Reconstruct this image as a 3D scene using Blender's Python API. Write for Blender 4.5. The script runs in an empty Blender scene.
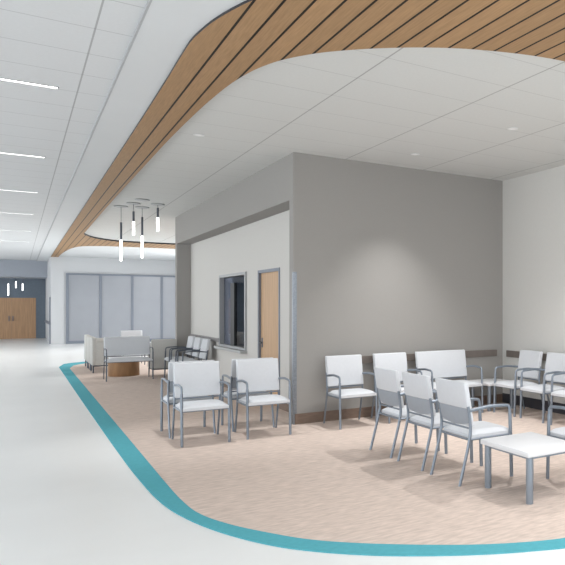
import bpy, bmesh, math, random
from mathutils import Vector, Matrix
from mathutils.geometry import tessellate_polygon
random.seed(4)
S = bpy.context.scene
C = S.collection
PI = math.pi

# ---------------------------------------------------------------- camera
cd = bpy.data.cameras.new('camera')
cam = bpy.data.objects.new('camera', cd); C.objects.link(cam)
F = 665.7                                   # focal length in pixels of the 565 wide frame
cd.sensor_width = 36.0; cd.lens = F/565*36
cd.shift_x = -(516-282.5)/565; cd.shift_y = (305.5-282.5)/565
cam.location = (0, 0, 1.6)
cam.rotation_euler = (PI/2, 0, -math.atan(499/F))
cd.clip_end = 200
S.camera = cam

# ---------------------------------------------------------------- world and exposure
w = bpy.data.worlds.new('world'); S.world = w; w.use_nodes = True
bgn = w.node_tree.nodes['Background']
bgn.inputs[0].default_value = (0.94, 0.97, 1.0, 1); bgn.inputs[1].default_value = 1.85
S.view_settings.view_transform = 'Standard'; S.view_settings.look = 'None'
S.view_settings.gamma = 1; S.view_settings.exposure = 0.45

def lamp(name, kind, loc, energy, color=(1, 1, 1), **kw):
    l = bpy.data.lights.new(name, kind); l.energy = energy; l.color = color
    for k, v in kw.items(): setattr(l, k, v)
    o = bpy.data.objects.new(name, l); C.objects.link(o); o.location = loc
    return o

# added fill lamps without fixtures, outside the view (behind the camera, over the right hand seats, behind the block)
for nm, loc, sx, sy, e in (('added_fill_lamp', (3.4, 1.6, 3.58), 2.4, 1.0, 55), ('added_fill_lamp', (5.2, 3.3, 3.58), 1.2, 0.6, 45),
                           ('added_fill_lamp', (0.4, -0.8, 3.58), 1.2, 1.2, 30),
                           ('added_fill_lamp', (5.3, 20.2, 3.60), 1.2, 2.4, 150), ('added_fill_lamp', (5.6, 27.5, 3.55), 1.2, 2.0, 240), ('added_fill_lamp', (-2.6, 12.0, 3.62), 1.2, 6.0, 40),
                           ('added_fill_lamp', (-3.0, 26.0, 3.62), 1.2, 8.0, 110)):
    lamp(nm, 'AREA', loc, e, (1, 0.99, 0.985), shape='RECTANGLE', size=sx, size_y=sy)

# ---------------------------------------------------------------- materials
def new_mat(name, col, rough=0.6, metal=0.0, spec=0.5, var=0.04, scale=6.0, stretch=(1, 1, 1), bump=0.0, coat=0.0):
    m = bpy.data.materials.new(name); m.use_nodes = True
    nt = m.node_tree; b = nt.nodes['Principled BSDF']
    b.inputs['Roughness'].default_value = rough; b.inputs['Metallic'].default_value = metal
    b.inputs['Specular IOR Level'].default_value = spec
    b.inputs['Coat Weight'].default_value = coat
    tc = nt.nodes.new('ShaderNodeTexCoord'); mp = nt.nodes.new('ShaderNodeMapping')
    mp.inputs['Scale'].default_value = stretch
    nz = nt.nodes.new('ShaderNodeTexNoise'); nz.inputs['Scale'].default_value = scale; nz.inputs['Detail'].default_value = 6
    nt.links.new(tc.outputs['Object'], mp.inputs[0]); nt.links.new(mp.outputs[0], nz.inputs['Vector'])
    rp = nt.nodes.new('ShaderNodeMapRange')
    rp.inputs['From Min'].default_value = 0.3; rp.inputs['From Max'].default_value = 0.7
    rp.inputs['To Min'].default_value = 1-var; rp.inputs['To Max'].default_value = 1+var
    mx = nt.nodes.new('ShaderNodeVectorMath'); mx.operation = 'SCALE'
    mx.inputs[0].default_value = col
    nt.links.new(nz.outputs['Fac'], rp.inputs['Value']); nt.links.new(rp.outputs[0], mx.inputs['Scale'])
    nt.links.new(mx.outputs[0], b.inputs['Base Color'])
    if bump:
        bp = nt.nodes.new('ShaderNodeBump'); bp.inputs['Strength'].default_value = bump; bp.inputs['Distance'].default_value = 0.01
        nt.links.new(nz.outputs['Fac'], bp.inputs['Height']); nt.links.new(bp.outputs[0], b.inputs['Normal'])
    m['vm'] = mx.name
    return m

def grooves(m, axis, offset, pitch, width, dark, jitter=0.0, start=None):
    """multiply the base colour by thin lines every `pitch` along `axis` (joints between tiles or boards)"""
    nt = m.node_tree; b = nt.nodes['Principled BSDF']
    src = b.inputs['Base Color'].links[0].from_socket
    tc = nt.nodes.new('ShaderNodeTexCoord'); sp = nt.nodes.new('ShaderNodeSeparateXYZ')
    nt.links.new(tc.outputs['Object'], sp.inputs[0])
    def mth(op, a, bb=None):
        n = nt.nodes.new('ShaderNodeMath'); n.operation = op
        for i, v in enumerate((a, bb)):
            if v is None: continue
            if isinstance(v, (int, float)): n.inputs[i].default_value = v
            else: nt.links.new(v, n.inputs[i])
        return n.outputs[0]
    t = mth('DIVIDE', mth('SUBTRACT', sp.outputs[axis], offset - pitch*100), pitch)
    fr = mth('FRACT', t)
    d = mth('MINIMUM', fr, mth('SUBTRACT', 1.0, fr))
    line = mth('LESS_THAN', d, width/pitch/2)
    if start is not None: line = mth('MULTIPLY', line, mth('GREATER_THAN', sp.outputs[axis], start))
    fac = mth('SUBTRACT', 1.0, mth('MULTIPLY', line, 1-dark))
    if jitter:
        wn = nt.nodes.new('ShaderNodeTexWhiteNoise'); wn.noise_dimensions = '1D'
        nt.links.new(mth('FLOOR', t), wn.inputs['W'])
        fac = mth('MULTIPLY', fac, mth('ADD', 1-jitter/2, mth('MULTIPLY', wn.outputs['Value'], jitter)))
    mx = nt.nodes.new('ShaderNodeVectorMath'); mx.operation = 'SCALE'
    nt.links.new(src, mx.inputs[0]); nt.links.new(fac, mx.inputs['Scale'])
    nt.links.new(mx.outputs[0], b.inputs['Base Color'])
    return m

def emit_mat(name, col, strength):
    m = new_mat(name, col, 0.4)
    b = m.node_tree.nodes['Principled BSDF']
    b.inputs['Emission Color'].default_value = (*col, 1); b.inputs['Emission Strength'].default_value = strength
    return m

M = {}
M['floor'] = new_mat('pale_floor', (0.80, 0.815, 0.81), 0.30, var=0.02, scale=1.2, spec=0.4)
M['carpet'] = new_mat('carpet', (0.61, 0.51, 0.45), 0.95, var=0.14, scale=9, stretch=(0.9, 3.5, 1), spec=0.1, bump=0.25)
M['teal'] = new_mat('teal', (0.10, 0.385, 0.45), 0.9, var=0.05, scale=30, spec=0.1)
M['gyp'] = new_mat('gyp', (0.67, 0.685, 0.695), 0.8, var=0.01, scale=2, spec=0.2)
M['tile'] = new_mat('tile', (0.66, 0.665, 0.65), 0.9, var=0.015, scale=40, spec=0.1)
grooves(M['tile'], 0, 2.46, 1.235, 0.014, 0.62); grooves(M['tile'], 1, 5.06, 0.612, 0.010, 0.80)
M['tile_c'] = new_mat('tile_corridor', (0.67, 0.68, 0.69), 0.9, var=0.015, scale=40, spec=0.1)
grooves(M['tile_c'], 0, 0.465, 1.235, 0.013, 0.62); grooves(M['tile_c'], 1, 5.83, 0.612, 0.012, 0.75)
M['wood'] = new_mat('wood_ceiling', (0.385, 0.235, 0.12), 0.55, var=0.13, scale=5, stretch=(16, 0.8, 1), spec=0.3)
grooves(M['wood'], 0, 1.251, 0.1605, 0.018, 0.01, jitter=0.12, start=1.2)
M['edge'] = new_mat('dark_edge', (0.03, 0.03, 0.035), 0.6)
M['grey'] = new_mat('grey_wall', (0.335, 0.325, 0.31), 0.85, var=0.015, scale=60, spec=0.2)
M['cream'] = new_mat('cream_wall', (0.61, 0.60, 0.575), 0.85, var=0.015, scale=30, spec=0.2)
M['rwall'] = new_mat('right_wall', (0.66, 0.655, 0.63), 0.85, var=0.01, scale=30, spec=0.2)
M['white'] = new_mat('white_wall', (0.58, 0.595, 0.61), 0.85, var=0.01, scale=30, spec=0.2)
M['slate'] = new_mat('slate_wall', (0.40, 0.43, 0.48), 0.8, var=0.02, scale=10)
M['slate_d'] = new_mat('slate_dark', (0.16, 0.20, 0.245), 0.6, var=0.05, scale=10)
M['door'] = new_mat('door_wood', (0.52, 0.34, 0.20), 0.5, var=0.12, scale=4, stretch=(6, 6, 0.4), spec=0.3)
M['door_b'] = new_mat('door_wood_brown', (0.50, 0.31, 0.18), 0.5, var=0.15, scale=4, stretch=(6, 6, 0.3), spec=0.3)
M['drum'] = new_mat('drum_wood', (0.30, 0.17, 0.085), 0.6, var=0.15, scale=6, stretch=(2, 2, 0.4), spec=0.3)
M['base'] = new_mat('baseboard_wood', (0.18, 0.125, 0.095), 0.6, var=0.15, scale=10, stretch=(1, 1, 4))
M['base_d'] = new_mat('baseboard_dark', (0.05, 0.05, 0.06), 0.6)
M['rail'] = new_mat('rail', (0.17, 0.145, 0.13), 0.5, var=0.08, scale=8)
M['rail_g'] = new_mat('rail_grey', (0.25, 0.24, 0.24), 0.5, var=0.05)
M['steel'] = new_mat('steel', (0.24, 0.265, 0.30), 0.35, metal=0.85, var=0.18, scale=40, stretch=(1, 1, 3))
M['frame'] = new_mat('chair_frame', (0.23, 0.265, 0.31), 0.38, metal=0.55, var=0.04, scale=8)
M['frame_d'] = new_mat('chair_frame_dark', (0.10, 0.115, 0.14), 0.4, metal=0.4, var=0.04, scale=8)
M['seat'] = new_mat('white_upholstery', (0.61, 0.63, 0.66), 0.6, var=0.015, scale=30, spec=0.3)
M['shell'] = new_mat('grey_shell', (0.30, 0.33, 0.37), 0.5, var=0.02, scale=20)
M['lounge'] = new_mat('beige_upholstery', (0.52, 0.515, 0.49), 0.8, var=0.03, scale=30)
M['tabletop'] = new_mat('white_top', (0.72, 0.73, 0.75), 0.35, var=0.01, scale=10)
M['tleg'] = new_mat('table_leg', (0.26, 0.30, 0.35), 0.35, metal=0.55, var=0.04)
M['wframe'] = new_mat('window_frame', (0.19, 0.215, 0.26), 0.5, var=0.03)
M['pane'] = new_mat('frosted_pane', (0.33, 0.35, 0.385), 0.3, var=0.02, scale=2, coat=0.3)
M['rframe'] = new_mat('reception_frame', (0.38, 0.39, 0.40), 0.45, metal=0.3, var=0.03)
M['sill'] = new_mat('sill', (0.42, 0.43, 0.43), 0.5, var=0.02)
M['black'] = new_mat('black', (0.015, 0.017, 0.02), 0.5)
M['room'] = new_mat('unlit_office_wall', (0.10, 0.105, 0.13), 0.8)  # dark tone of the unlit office put into the wall colour
M['light'] = emit_mat('lamp_white', (1.0, 0.98, 0.95), 7.0)
M['pendant'] = emit_mat('pendant_tube', (1.0, 1.0, 1.0), 4.0)
M['lens'] = emit_mat('lens', (0.8, 0.8, 0.79), 0.1)
M['metal_w'] = new_mat('white_metal', (0.75, 0.76, 0.76), 0.5)
M['canopy'] = new_mat('canopy_grey', (0.42, 0.43, 0.44), 0.5)
M['cord'] = new_mat('cord_dark', (0.10, 0.11, 0.12), 0.6)
g = bpy.data.materials.new('dark_glass'); g.use_nodes = True
gb = g.node_tree.nodes['Principled BSDF']
gb.inputs['Base Color'].default_value = (0.75, 0.78, 0.85, 1); gb.inputs['Roughness'].default_value = 0.03
gb.inputs['Transmission Weight'].default_value = 1.0; gb.inputs['IOR'].default_value = 1.12
M['glass'] = g

# ---------------------------------------------------------------- mesh helpers
def link(name, bm, mat, parent=None, smooth=False, mats=None):
    me = bpy.data.meshes.new(name)
    bmesh.ops.recalc_face_normals(bm, faces=bm.faces)
    bm.to_mesh(me); bm.free()
    for m_ in (mats or [mat]): me.materials.append(m_)
    if smooth:
        for p in me.polygons: p.use_smooth = True
        me.set_sharp_from_angle(angle=math.radians(38))
    o = bpy.data.objects.new(name, me); C.objects.link(o)
    if parent: o.parent = parent
    return o

def box(bm, x0, x1, y0, y1, z0, z1, bevel=0.0, seg=2):
    r = bmesh.ops.create_cube(bm, size=1.0)
    for v in r['verts']:
        v.co = Vector(((x0+x1)/2+v.co.x*(x1-x0), (y0+y1)/2+v.co.y*(y1-y0), (z0+z1)/2+v.co.z*(z1-z0)))
    if bevel:
        es = list({e for v in r['verts'] for e in v.link_edges})
        bmesh.ops.bevel(bm, geom=es, offset=bevel, segments=seg, profile=0.5, affect='EDGES')
    return bm

def B(*a, **k): return box(bmesh.new(), *a, **k)

def fillet(pts, rad, n=5):
    pts = [Vector(p) for p in pts]; out = [pts[0]]
    for i in range(1, len(pts)-1):
        a, b, c = pts[i-1], pts[i], pts[i+1]
        r = rad[i-1] if isinstance(rad, (list, tuple)) else rad
        if r <= 0: out.append(b); continue
        r = min(r, (a-b).length*0.49, (c-b).length*0.49)
        p, q = b+(a-b).normalized()*r, b+(c-b).normalized()*r
        for k in range(n+1):
            t = k/n
            out.append(p*(1-t)**2 + b*2*t*(1-t) + q*t*t)
    out.append(pts[-1]); return out

def tube(bm, pts, r=0.016, seg=10, r2=None):
    """round or oval tube along a path; r2 = half thickness on the other axis"""
    pts = [Vector(p) for p in pts]; rings = []
    t0 = (pts[1]-pts[0]).normalized()
    n = t0.cross(Vector((1, 0, 0)))
    if n.length < 0.1: n = t0.cross(Vector((0, 1, 0)))
    n.normalize(); prev = t0
    for i, p in enumerate(pts):
        a = (pts[i]-pts[i-1]).normalized() if i else t0
        b = (pts[i+1]-pts[i]).normalized() if i < len(pts)-1 else a
        t = (a+b).normalized()
        q = prev.rotation_difference(t); n = q @ n; prev = t
        m = t.cross(n).normalized()
        rings.append([bm.verts.new(p + n*math.cos(2*PI*k/seg)*r + m*math.sin(2*PI*k/seg)*(r2 or r)) for k in range(seg)])
    for a, b in zip(rings, rings[1:]):
        for k in range(seg): bm.faces.new((a[k], a[(k+1) % seg], b[(k+1) % seg], b[k]))
    bm.faces.new(rings[0]); bm.faces.new(rings[-1])
    return bm

def lathe(bm, prof, cx=0, cy=0, seg=24):
    rings = [[bm.verts.new((cx+r*math.cos(2*PI*k/seg), cy+r*math.sin(2*PI*k/seg), z)) for k in range(seg)] for r, z in prof]
    for a, b in zip(rings, rings[1:]):
        for k in range(seg): bm.faces.new((a[k], a[(k+1) % seg], b[(k+1) % seg], b[k]))
    bm.faces.new(rings[0]); bm.faces.new(rings[-1])
    return bm

def prism(bm, loops, z0, z1):
    """flat slab between z0 and z1 from an outline and any holes; returns side faces"""
    L = [[Vector((x, y, 0)) for x, y in l] for l in loops]
    tris = tessellate_polygon(L)
    flat = [p for l in L for p in l]
    lo = [bm.verts.new((p.x, p.y, z0)) for p in flat]; hi = [bm.verts.new((p.x, p.y, z1)) for p in flat]
    for t in tris:
        bm.faces.new([lo[i] for i in t]); bm.faces.new([hi[i] for i in t])
    s = 0; sides = []
    for l in L:
        n = len(l)
        for i in range(n):
            a, b = s+i, s+(i+1) % n
            sides.append(bm.faces.new((lo[a], lo[b], hi[b], hi[a])))
        s += n
    return sides

def spline(pts, n=6):
    """Catmull-Rom through plan points"""
    P = [pts[0]]+list(pts)+[pts[-1]]; out = []
    for i in range(1, len(P)-2):
        p0, p1, p2, p3 = P[i-1], P[i], P[i+1], P[i+2]
        for k in range(n):
            t = k/n
            out.append(tuple(0.5*((2*p1[j])+(-p0[j]+p2[j])*t+(2*p0[j]-5*p1[j]+4*p2[j]-p3[j])*t*t+(-p0[j]+3*p1[j]-3*p2[j]+p3[j])*t**3) for j in (0, 1)))
    out.append(tuple(pts[-1])); return out

def struct(name, bm, mat, parent=None, **k):
    o = link(name, bm, mat, parent, **k)
    if not parent: o['kind'] = 'structure'
    return o

def tag(o, label=None, cat=None, group=None):
    if label: o['label'] = label
    if cat: o['category'] = cat
    if group: o['group'] = group
    return o

def thing(name, label, cat, loc=(0, 0, 0), rz=0, group=None):
    o = bpy.data.objects.new(name, None); C.objects.link(o)
    o.location = loc; o.rotation_euler = (0, 0, rz); o.empty_display_size = 0.1
    return tag(o, label, cat, group)

def dup(root, loc, rz, label, group=None):
    r = root.copy(); C.objects.link(r); r.location = loc; r.rotation_euler = (0, 0, rz)
    r['label'] = label
    if group: r['group'] = group
    for ch in list(root.children):
        c = ch.copy(); C.objects.link(c); c.parent = r
        for gch in list(ch.children):
            d = gch.copy(); C.objects.link(d); d.parent = c
    return r

# ================================================================ ROOM SHELL
CH = 3.655                                  # ceiling height
FX0, FX1, FY0, FY1 = -7.0, 7.2, -4.0, 41.0
struct('floor', B(FX0, FX1, FY0, FY1, -0.15, 0.0), M['floor'])

# carpet island and its teal border
c_in = [(1.07, 20.3), (1.07, 12.4), (1.07, 8.2), (1.07, 6.6), (1.08, 5.95), (1.12, 5.52), (1.24, 5.13), (1.42, 4.76), (1.61, 4.45), (1.88, 4.16), (2.25, 3.85),
        (2.58, 3.63), (2.97, 3.46), (3.5, 3.35), (4.2, 3.28), (6.40, 3.26)]
c_out = [(0.87, 20.9), (0.87, 12.4), (0.88, 8.2), (0.90, 6.75), (0.94, 5.95), (1.03, 5.40), (1.17, 4.93), (1.35, 4.53), (1.54, 4.25), (1.79, 3.98), (2.06, 3.76),
         (2.38, 3.55), (2.68, 3.40), (3.0, 3.28), (3.5, 3.19), (4.2, 3.12), (6.405, 3.10)]
top_in = [(6.40, 22.1), (2.2, 22.1), (1.5, 21.75), (1.2, 21.2)]
top_out = [(6.405, 22.55), (2.1, 22.5), (1.35, 22.3), (1.02, 21.9)]
cin = spline(c_in)+[(p[0], p[1]) for p in spline(top_in)]
cout = spline(c_out)+[(p[0], p[1]) for p in spline(top_out)]
bm = bmesh.new(); prism(bm, [cin], 0.0, 0.006); struct('floor_carpet', bm, M['carpet'])
bm = bmesh.new(); prism(bm, [cout, [(x, y) for x, y in cin]], 0.0, 0.008)
struct('trim_1', bm, M['teal'])

# ceilings
B_ = bmesh.new(); box(B_, FX0, 0.72, FY0, 38.0, CH, CH+0.1)
struct('ceiling_corridor', B_, M['tile_c'])
r_in = [(1.50, 22.3), (1.47, 16.0), (1.47, 10.0), (1.48, 8.42), (1.50, 7.42), (1.52, 6.88), (1.55, 6.39), (1.60, 6.0), (1.66, 5.73), (1.75, 5.48), (1.91, 5.20), (2.09, 4.98),
        (2.28, 4.79), (2.51, 4.60), (2.77, 4.43), (3.05, 4.30), (3.34, 4.20), (3.64, 4.14), (4.1, 4.08), (5.0, 4.04), (6.42, 4.03)]
r_far = [(6.42, 24.3), (4.4, 24.35), (3.45, 24.38), (2.61, 24.32), (2.01, 23.74), (1.70, 23.10)]
inner = spline(r_in)+spline(r_far)
w_out = [(1.12, 34.0), (1.10, 22.0), (1.09, 15.0), (1.08, 9.3), (1.07, 6.9), (1.06, 5.95), (1.06, 5.55), (1.08, 5.30), (1.12, 5.02), (1.19, 4.72), (1.27, 4.47),
         (1.42, 4.1), (1.7, 3.65), (2.1, 3.3), (2.7, 3.02), (3.5, 2.88), (4.6, 2.8), (6.42, 2.78)]
w_far = [(6.42, 26.2), (4.3, 26.2), (2.8, 26.3), (2.2, 26.5), (1.75, 27.0), (1.53, 28.2), (1.42, 30.2), (1.38, 32.0), (1.38, 34.0)]
wout = spline(w_out)+spline(w_far)
bm = bmesh.new(); prism(bm, [inner], CH, CH+0.1); struct('ceiling_tiles', bm, M['tile'])
gy = [(0.72, 38.0), (0.72, FY0), (7.2, FY0), (7.2, 38.0)]
bm = bmesh.new(); prism(bm, [gy, [(min(x, 6.419), y) for x, y in wout]], CH-0.025, CH+0.1); struct('ceiling_plaster', bm, M['gyp'])
bm = bmesh.new(); sides = prism(bm, [wout, [(min(x, 6.415), y) for x, y in inner]], CH-0.045, CH+0.1)
for f in sides: f.material_index = 1
struct('ceiling_wood', bm, None, mats=[M['wood'], M['edge']])

struct('trim_8', B(0.705, 0.72, FY0, 37.5, CH-0.027, CH+0.02), M['canopy'])

# central block: wall facing the seats, recessed cream wall on its left side
XB, YB, XR = 2.96, 8.92, 6.41
bm = B(XB, 6.6, YB, YB+0.16, 0, CH)
box(bm, XB, 3.26, YB+0.16, 17.05, 3.03, CH)
box(bm, XB, 3.26, 17.05, 17.22, 0, CH)
box(bm, 3.26, 6.6, 17.05, 17.22, 0, CH)
struct('wall_center', bm, M['grey'])
bm = bmesh.new()                             # cream wall with openings for window and door
WY0, WY1, WZ0, WZ1 = 12.30, 14.22, 0.80, 2.20
DY0, DY1, DZ = 10.44, 11.60, 2.19
box(bm, 3.26, 3.40, YB+0.16, DY0, 0, CH); box(bm, 3.26, 3.40, DY0, DY1, DZ, CH)
box(bm, 3.26, 3.40, DY1, WY0, 0, CH); box(bm, 3.26, 3.40, WY0, WY1, 0, WZ0); box(bm, 3.26, 3.40, WY0, WY1, WZ1, CH)
box(bm, 3.26, 3.40, WY1, 17.05, 0, CH)
struct('wall_reception', bm, M['cream'])
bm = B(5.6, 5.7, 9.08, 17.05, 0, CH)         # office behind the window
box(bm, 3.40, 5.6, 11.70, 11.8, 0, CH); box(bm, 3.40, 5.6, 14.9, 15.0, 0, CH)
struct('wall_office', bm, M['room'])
struct('wall_right', B(XR, XR+0.15, FY0, YB, 0, CH), M['rwall'])
struct('wall_right_far', B(6.41, 6.56, 17.22, 33.5, 0, CH), M['white'])
struct('wall_far', B(1.12, 7.2, 33.5, 33.7, 0, CH+0.05), M['white'])
struct('wall_corridor', B(1.12, 1.3, 33.7, 40.0, 0, CH+0.05), M['white'])
bm = B(FX0, 1.12, 37.5, 37.7, 2.90, CH+0.05); box(bm, FX0, 1.12, 37.7, 40.0, 2.90, 2.95)
struct('wall_header', bm, M['slate'])
bm = B(FX0, -3.2, 40.0, 40.2, 0, 2.95); box(bm, 0.80, 1.3, 40.0, 40.2, 0, 2.95); box(bm, -3.2, 0.8, 40.0, 40.2, 2.02, 2.95)
struct('wall_hall_end', bm, M['slate_d'])

# baseboards, rails, corner guard
struct('baseboard_center', B(XB+0.02, XR, YB-0.018, YB, 0, 0.145), M['base'])
struct('baseboard_reception', B(3.245, 3.26, YB+0.17, DY0, 0, 0.12), M['base'])
struct('baseboard_right', B(XR-0.018, XR, 3.2, YB-0.02, 0, 0.16), M['base_d'])
struct('baseboard_reception_far', B(3.245, 3.26, DY1, 17.04, 0, 0.12), M['base'])
struct('trim_2', B(3.45, 6.28, YB-0.03, YB, 0.775, 0.88, bevel=0.004), M['rail'])
struct('trim_3', B(XR-0.03, XR, 2.0, 8.78, 0.765, 0.87, bevel=0.004), M['rail'])
struct('trim_4', B(3.23, 3.26, WY1+0.06, 17.03, 0.86, 0.94, bevel=0.004), M['rail_g'])
bm = B(XB-0.004, XB+0.045, YB-0.004, YB, 0.0, 2.05); box(bm, XB-0.004, XB, YB, YB+0.05, 0.0, 2.05)
struct('trim_5', bm, M['steel'])
bm = B(1.06, 1.12, 33.6, 39.5, 0.80, 0.90, bevel=0.01)
struct('trim_6', bm, M['wframe'])
bm = B(1.08, 1.12, 33.78, 34.0, 0, 1.95)
struct('trim_7', bm, M['wframe'])
# hall doors
dd = thing('door_2', None, None, (0, 40.0, 0)); dd['kind'] = 'structure'
bm = B(-3.2, -3.06, -0.02, 0.1, 0, 2.02); box(bm, 0.74, 0.80, -0.02, 0.1, 0, 2.02); box(bm, -3.06, 0.74, -0.018, 0.1, 1.97, 2.02); box(bm, -3.06, 0.74, 0.06, 0.1, 0, 1.97)
link('door_frame', bm, M['slate_d'], dd)
for i in range(4):
    x0 = -3.06+i*0.95
    lf = link('door_leaf', B(x0, x0+0.948, 0.0, 0.05, 0.004, 1.97), M['door_b'], dd)
    link('pull_handle', B(x0+(0.84 if i % 2 == 0 else 0.04), x0+(0.87 if i % 2 == 0 else 0.07), -0.04, 0.0, 0.85, 1.1), M['wframe'], lf)
# wooden door in the recess
dd = thing('door_1', None, None, (3.26, (DY0+DY1)/2, 0)); dd['kind'] = 'structure'
hw = (DY1-DY0)/2
bm = B(-0.012, 0.10, -hw, -hw+0.05, 0, DZ); box(bm, -0.012, 0.10, hw-0.05, hw, 0, DZ); box(bm, -0.010, 0.098, -hw+0.05, hw-0.05, DZ-0.05, DZ)
link('door_frame', bm, M['wframe'], dd)
lf = link('door_leaf', B(0.03, 0.075, -hw+0.05, hw-0.05, 0.008, DZ-0.05), M['door'], dd)
bm = bmesh.new(); tube(bm, fillet([(0.03, hw-0.13, 0.98), (-0.03, hw-0.13, 0.98), (-0.03, hw-0.27, 0.98)], 0.02), 0.011)
box(bm, 0.022, 0.03, hw-0.16, hw-0.10, 0.90, 1.06)
link('door_handle', bm, M['frame_d'], lf, smooth=True)
# reception window
wn = thing('window_2', None, None, (3.26, (WY0+WY1)/2, 0)); wn['kind'] = 'structure'
hw = (WY1-WY0)/2
bm = B(-0.03, 0.12, -hw, -hw+0.06, WZ0, WZ1); box(bm, -0.03, 0.12, hw-0.05, hw, WZ0, WZ1)
box(bm, -0.028, 0.118, -hw+0.06, hw-0.05, WZ1-0.05, WZ1); box(bm, -0.028, 0.118, -hw+0.06, hw-0.05, WZ0, WZ0+0.04)
link('window_frame', bm, M['rframe'], wn)
link('sill', B(-0.12, 0.16, -hw-0.03, hw+0.02, WZ0-0.05, WZ0, bevel=0.006), M['sill'], wn)
link('pane', B(0.055, 0.062, -hw+0.06, hw-0.05, WZ0+0.04, WZ1-0.05), M['glass'], wn)
link('mullion', B(0.03, 0.09, 0.03, 0.30, WZ0+0.04, WZ1-0.17), M['black'], wn)
link('reflection_panel', B(0.07, 0.10, 0.30, hw-0.05, WZ0+0.04, WZ1-0.05), new_mat('reflection_slate', (0.135, 0.15, 0.185), 0.5), wn)  # flat slate panel, the pane's reflection put into its colour
# glazed partition on the far wall
wn = thing('window_1', None, None, (0, 33.5, 0)); wn['kind'] = 'structure'
xs = [1.68, 2.86, 4.04, 5.20, 6.38]; GZ = 2.95
bm = bmesh.new()
for x in xs: box(bm, x-0.045, x+0.045, -0.09, 0.0, 0, GZ)
for a, b in zip(xs, xs[1:]): box(bm, a+0.045, b-0.045, -0.085, -0.002, GZ-0.07, GZ); box(bm, a+0.045, b-0.045, -0.085, -0.002, 0, 0.12)
link('window_frame', bm, M['wframe'], wn)
for a, b in zip(xs, xs[1:]): link('pane', B(a+0.045, b-0.045, -0.05, -0.01, 0.12, GZ-0.07), M['pane'], wn)

# ================================================================ CEILING LIGHTS
def strip(y, lab):
    t = thing('ceiling_light', lab, 'ceiling light', (-0.305, y, CH), 0, 'strip lights in the corridor ceiling')
    L = 0.0075
    bm = B(-0.62, 0.62, -0.028, -0.022, -L, 0.0); box(bm, -0.62, 0.62, 0.022, 0.028, -L, 0)
    box(bm, -0.62, -0.61, -0.028, 0.028, -L, 0); box(bm, 0.61, 0.62, -0.028, 0.028, -L, 0)
    link('frame', bm, M['canopy'], t)
    link('diffuser', B(-0.61, 0.61, -0.022, 0.022, -0.001, 0.0), M['light'], t)
for y, lab in ((7.62, 'thin bright strip light in the corridor ceiling, nearest and brightest of its row'),
               (11.3, 'second nearest thin strip light in the corridor ceiling'),
               (14.9, 'third nearest strip light of the corridor ceiling row'),
               (18.55, 'fourth nearest strip light of the corridor ceiling row'),
               (22.8, 'fifth strip light of the corridor ceiling row, next to last'),
               (26.6, 'farthest strip light of the corridor ceiling row')):
    strip(y, lab)

def downlight(x, y, lab, energy, angle, r=0.035, col=(1, 0.99, 0.98), blend=0.6):
    t = thing('downlight', lab, 'ceiling light', (x, y, CH), 0, 'small round downlights')
    bm = bmesh.new(); lathe(bm, [(0.045, 0.0), (0.06, -0.002), (0.062, -0.008), (0.045, -0.008), (0.04, 0.0)][::-1])
    link('trim_ring', bm, M['metal_w'], t, smooth=True)
    bm = bmesh.new(); lathe(bm, [(0.043, -0.002), (0.043, -0.005)], seg=20); link('lens', bm, M['lens'], t)
    l = lamp('downlight_lamp', 'SPOT', (0, 0, -0.03), energy, col, spot_size=math.radians(angle), spot_blend=blend, shadow_soft_size=r)
    l.parent = t
    return t
downlight(4.32, 8.04, 'small round downlight close to the grey wall, casting a scallop of light', 200, 84, blend=1.0, r=0.02)
downlight(4.6, 6.2, 'added small round downlight above the middle of the seating area', 170, 110, blend=1.0, r=0.025)  # added overhead spot, gives the seats their shadows on the floor
downlight(1.75, 8.7, 'added small round downlight above the chairs set back to back', 130, 62, blend=1.0, r=0.025)  # also an added spot, for the shade under these chairs

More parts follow.
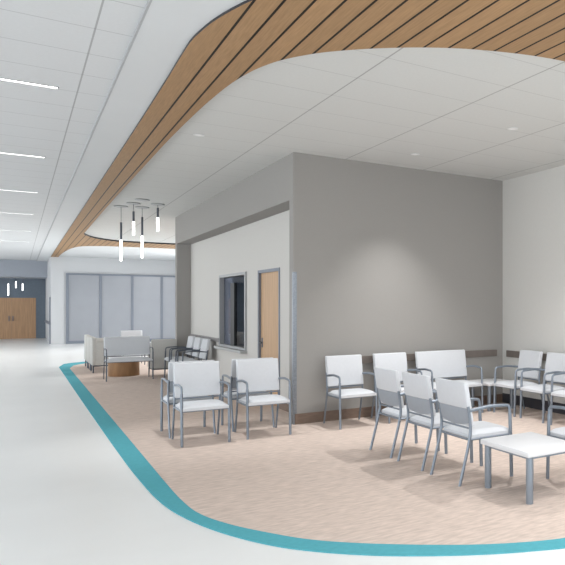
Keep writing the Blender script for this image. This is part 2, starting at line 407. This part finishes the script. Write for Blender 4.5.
# ================================================================ CHAIRS
def chair(name, label, w=0.54, fm='frame', group=None):
    """armchair, origin on the floor at its middle, facing -Y"""
    t = thing(name, label, 'chair' if w < 0.7 else 'bench', group=group)
    h = w/2-0.018; R = 0.0150 if fm == 'frame' else 0.012
    # seat: crowned cushion
    bm = bmesh.new(); nx, ny = 10, 8; x1 = h-0.008; y0, y1 = -0.285, 0.165
    def sz(u, v, top):
        e = (1-abs(u)**6)*(1-abs(v)**6)
        return (0.438+0.036*e**0.5) if top else 0.405
    grid = {}
    for top in (0, 1):
        for i in range(nx+1):
            for j in range(ny+1):
                u, v = -1+2*i/nx, -1+2*j/ny
                u = math.copysign(abs(u)**0.7, u); v = math.copysign(abs(v)**0.7, v)
                grid[top, i, j] = bm.verts.new((u*x1, (y0+y1)/2+v*(y1-y0)/2, sz(u, v, top)))
    for top in (0, 1):
        for i in range(nx):
            for j in range(ny): bm.faces.new([grid[top, a, b] for a, b in ((i, j), (i+1, j), (i+1, j+1), (i, j+1))])
    rim = [(i, 0) for i in range(nx)]+[(nx, j) for j in range(ny)]+[(i, ny) for i in range(nx, 0, -1)]+[(0, j) for j in range(ny, 0, -1)]
    for k, a in enumerate(rim):
        b = rim[(k+1) % len(rim)]; bm.faces.new((grid[0, a[0], a[1]], grid[0, b[0], b[1]], grid[1, b[0], b[1]], grid[1, a[0], a[1]]))
    link('seat', bm, M['seat'], t, smooth=True)
    # backrest: white padded cushion that slips over the uprights, slightly raked
    def by(z): return 0.168+(z-0.5)*0.17
    def padded(zb, zt, hx, d0, d1, bev, arch=0.0):
        b2 = bmesh.new(); box(b2, -hx, hx, d0, d1, zb, zt, bevel=bev, seg=3)
        bmesh.ops.subdivide_edges(b2, edges=[e for e in b2.edges if abs(e.verts[0].co.x-e.verts[1].co.x) > hx], cuts=7, use_grid_fill=True)
        for v in b2.verts:
            q = (v.co.x/hx)**2
            if arch and v.co.z < zb+0.03: v.co.z += arch*q
            v.co.y += by(v.co.z) - 0.012*q + 0.006
        return b2
    link('backrest', padded(0.515, 0.915, h, -0.030, 0.010, 0.012), M['seat'], t, smooth=True)
    sh = link('back_shell', padded(0.517, 0.70, h-0.012, 0.011, 0.019, 0.003, 0.03), M['shell'], t, smooth=True)
    sl = link('back_sleeve', padded(0.68, 0.918, h+0.006, -0.006, 0.024, 0.010), M['seat'], t, smooth=True)
    for s in (-1, 1):
        bm = bmesh.new()
        tube(bm, fillet([(s*h, 0.295, 0), (s*h, 0.205, 0.34), (s*h, 0.178, 0.47), (s*h, by(0.60)+0.004, 0.60), (s*h, by(0.70)+0.006, 0.70)], 0.05), R, r2=R*0.8)
        link('leg', bm, M[fm], t, smooth=True)
        bm = bmesh.new(); tube(bm, fillet([(s*h, -0.275, 0), (s*h, -0.262, 0.40), (s*h, -0.255, 0.60)], 0.04), R*1.2, r2=R)
        link('leg', bm, M[fm], t, smooth=True)
        bm = bmesh.new(); tube(bm, fillet([(s*h, -0.255, 0.59), (s*h, -0.25, 0.672), (s*h, -0.05, 0.685), (s*h, by(0.66)-0.004, 0.66)], [0.045, 0.05]), R, r2=R*0.8)
        link('armrest', bm, M[fm], t, smooth=True)
    bm = bmesh.new()
    loop = [(-h, -0.262, 0.402), (h, -0.262, 0.402)]
    tube(bm, loop, 0.011); tube(bm, [(-h, 0.19, 0.402), (h, 0.19, 0.402)], 0.011)
    for s in (-1, 1): tube(bm, [(s*h, -0.262, 0.402), (s*h, 0.19, 0.402)], 0.011)
    link('seat_frame', bm, M[fm], t, smooth=True)
    bm = bmesh.new(); tube(bm, [(-h, by(0.5)+0.006, 0.498), (h, by(0.5)+0.006, 0.498)], 0.009)
    link('back_rail', bm, M[fm], t, smooth=True)
    return t

N, Sx, Ex, Wx = PI, 0.0, PI/2, -PI/2        # facing away, facing camera side, facing right (+X), facing left (-X)
c0 = chair('waiting_chair', 'white armchair facing forward, left one of the front pair, nearest the teal strip', group='chairs set back to back')
c0.location = (1.735, 8.51, 0)
dup(c0, (2.45, 8.53, 0), Sx, 'white armchair facing forward, right one of the front pair, nearest the block corner', 'chairs set back to back')
dup(c0, (1.72, 9.18, 0), N, 'white armchair facing away, mostly hidden behind the left front chair', 'chairs set back to back')
dup(c0, (2.44, 9.17, 0), N, 'white armchair facing away, mostly hidden behind the right front chair', 'chairs set back to back')
gw = 'chairs against the grey wall'
dup(c0, (3.58, 8.48, 0), Sx, 'white armchair against the grey wall, leftmost of the wall row', gw)
dup(c0, (4.28, 8.50, 0), Sx, 'white armchair against the grey wall, between the leftmost chair and the wide bench', gw)
b0 = chair('bench', 'double width white bench with one long backrest against the grey wall', w=0.88)
b0.location = (5.12, 8.50, 0)
ge = 'row of chairs with backs to the camera'
dup(c0, (3.42, 5.25, 0), Ex, 'white chair seen from behind, nearest of its row, next to the low table', ge)
dup(c0, (3.42, 5.93, 0), Ex, 'white chair seen from behind with grey lower back, middle of the three in its row', ge)
dup(c0, (3.42, 6.60, 0), Ex, 'white chair seen from behind, farthest of its row towards the grey wall', ge)
gr = 'chairs along the right wall'
dup(c0, (5.98, 7.90, 0), Wx, 'white armchair along the right wall, nearest the room corner and the corner table', gr)
dup(c0, (5.98, 7.25, 0), Wx, 'white armchair along the right wall, second from the room corner', gr)
dup(c0, (5.98, 6.58, 0), Wx, 'white armchair along the right wall, cut off by the right picture edge', gr)
dup(c0, (4.165, 4.46, 0), N, 'white armchair just beyond the low white table, cut off at the right picture edge')

cf = chair('waiting_chair', 'light armchair with dark arms against the cream wall, nearest of the three below the rail', fm='frame_d', group='chairs below the wall rail')
cf.location = (2.88, 14.75, 0); cf.rotation_euler.z = Wx
dup(cf, (2.88, 15.45, 0), Wx, 'light armchair with dark arms against the cream wall, middle of three below the rail', 'chairs below the wall rail')
dup(cf, (2.88, 16.15, 0), Wx, 'light armchair with dark arms against the cream wall, farthest of three below the rail', 'chairs below the wall rail')
dup(cf, (2.50, 20.6, 0), Sx, 'white chair behind the drum table, only its backrest top showing over the far bench')
bf = chair('bench', 'wide far bench with dark legs, in front of the wooden drum table', w=0.90, fm='frame_d')
bf.location = (1.93, 16.55, 0)

# lounge chairs with closed upholstered sides
def lounge(label, loc, rz, group):
    t = thing('lounge_chair', label, 'armchair', loc, rz, group)
    link('backrest', B(-0.32, 0.32, 0.20, 0.30, 0.18, 0.84, bevel=0.025, seg=3), M['lounge'], t, smooth=True)
    for s in (-1, 1):
        link('side_panel', B(min(s*0.25, s*0.32), max(s*0.25, s*0.32), -0.30, 0.22, 0.18, 0.74, bevel=0.02, seg=3), M['lounge'], t, smooth=True)
    link('seat', B(-0.25, 0.25, -0.30, 0.20, 0.26, 0.42, bevel=0.03, seg=3), M['seat'], t, smooth=True)
    bm = bmesh.new()
    for s in (-1, 1): tube(bm, [(s*0.29, -0.26, 0.17), (s*0.29, 0.27, 0.17)], 0.014)
    for y in (-0.26, 0.27): tube(bm, [(-0.29, y, 0.17), (0.29, y, 0.17)], 0.014)
    link('base_frame', bm, M['frame_d'], t, smooth=True)
    for sx in (-1, 1):
        for y in (-0.26, 0.27):
            bm = bmesh.new(); tube(bm, [(sx*0.29, y, 0), (sx*0.29, y, 0.17)], 0.015)
            link('leg', bm, M['frame_d'], t, smooth=True)
    return t
gl = 'lounge chairs by the teal edge'
l0 = lounge('light lounge chair with closed sides by the teal edge, nearest of three', (1.71, 18.85, 0), Ex, gl)
dup(l0, (1.71, 19.65, 0), Ex, 'light lounge chair with closed sides by the teal edge, middle of three', gl)
dup(l0, (1.71, 20.45, 0), Ex, 'light lounge chair with closed sides by the teal edge, farthest of three', gl)
l1 = dup(l0, (2.66, 17.05, 0), N, 'beige lounge chair seen from behind, between the far bench and the wall chairs')
l1.scale = (0.8, 1, 1)
if 'group' in l1: del l1['group']

# ================================================================ TABLES
def low_table(label, x0, x1, y0, y1, h, r):
    t = thing('side_table', label, 'table', ((x0+x1)/2, (y0+y1)/2, 0))
    a, b = (x1-x0)/2, (y1-y0)/2
    link('table_top', B(-a, a, -b, b, h-0.045, h, bevel=0.008), M['tabletop'], t, smooth=True)
    link('apron', B(-a+0.03, a-0.03, -b+0.03, b-0.03, h-0.065, h-0.045), M['tleg'], t)
    for sx in (-1, 1):
        for sy in (-1, 1):
            bm = bmesh.new(); lathe(bm, [(r, 0), (r, h-0.05)], sx*(a-r-0.02), sy*(b-r-0.02), 16)
            link('leg', bm, M['tleg'], t, smooth=True)
    return t
low_table('low white square table with thick grey legs in the right foreground', 3.25, 3.82, 4.17, 4.86, 0.43, 0.030)
low_table('small low white table tucked in the room corner between bench and chair', 5.66, 6.18, 8.24, 8.80, 0.43, 0.030)
t = thing('drum_table', 'round brown wooden drum table behind the far bench', 'table', (1.95, 17.5, 0))
bm = bmesh.new(); lathe(bm, [(0.30, 0.0), (0.31, 0.02), (0.31, 0.40), (0.30, 0.415)], seg=40); link('drum_body', bm, M['drum'], t, smooth=True)
bm = bmesh.new(); lathe(bm, [(0.31, 0.415), (0.315, 0.42), (0.315, 0.435), (0.31, 0.44)], seg=40); link('table_top', bm, M['tabletop'], t, smooth=True)

# ================================================================ PENDANTS
def pendant(x, y, zs, lab, top=CH, r=0.02, disc=0.13, group='glowing tube pendants under the tiled ceiling'):
    t = thing('pendant_light', lab, 'pendant light', (x, y, top), 0, group)
    a, b, c = (z-top for z in zs)
    bm = bmesh.new(); lathe(bm, [(disc*0.9, 0.0), (disc, -0.008), (disc, -0.02), (disc*0.85, -0.026)], seg=28); link('canopy', bm, M['canopy'], t, smooth=True)
    bm = bmesh.new(); tube(bm, [(0, 0, -0.02), (0, 0, a+0.01)], 0.005, 8); link('cord', bm, M['cord'], t)
    bm = bmesh.new(); lathe(bm, [(r*0.7, a), (r, a-0.01), (r, b)], seg=16); link('socket', bm, M['frame_d'], t, smooth=True)
    bm = bmesh.new(); lathe(bm, [(r, b), (r*1.05, b-0.01), (r*1.05, c+0.01), (r*0.7, c)], seg=16); link('tube_shade', bm, M['pendant'], t, smooth=True)
pendant(1.72, 15.89, (3.32, 2.95, 2.52), 'lowest hanging glowing tube pendant, leftmost of the cluster')
pendant(1.87, 15.28, (3.49, 3.28, 3.01), 'short glowing tube pendant, second from the left in the cluster')
pendant(2.09, 15.79, (3.45, 3.05, 2.59), 'long glowing tube pendant, third from the left in the cluster')
pendant(2.28, 15.13, (3.58, 3.38, 3.10), 'highest hanging short tube pendant, rightmost of the cluster')
bm = bmesh.new(); lathe(bm, [(0.11, 0.0), (0.13, -0.008), (0.13, -0.018), (0.11, -0.022)], seg=28)
o = link('ceiling_plate', bm, M['canopy'], None, smooth=True); o.location = (1.94, 14.67, CH)
tag(o, 'round grey plate on the ceiling in front of the pendant cluster', 'ceiling plate')
gh = 'small pendants in the far hall'
pendant(-0.32, 38.6, (2.66, 2.60, 2.06), 'long tube pendant in the far hall, leftmost of three', 2.90, 0.019, 0.12, gh)
pendant(-0.04, 38.3, (2.84, 2.70, 2.41), 'short tube pendant in the far hall, middle of three', 2.90, 0.019, 0.12, gh)
pendant(0.21, 38.7, (2.72, 2.62, 2.30), 'tube pendant in the far hall, rightmost of three', 2.90, 0.019, 0.12, gh)
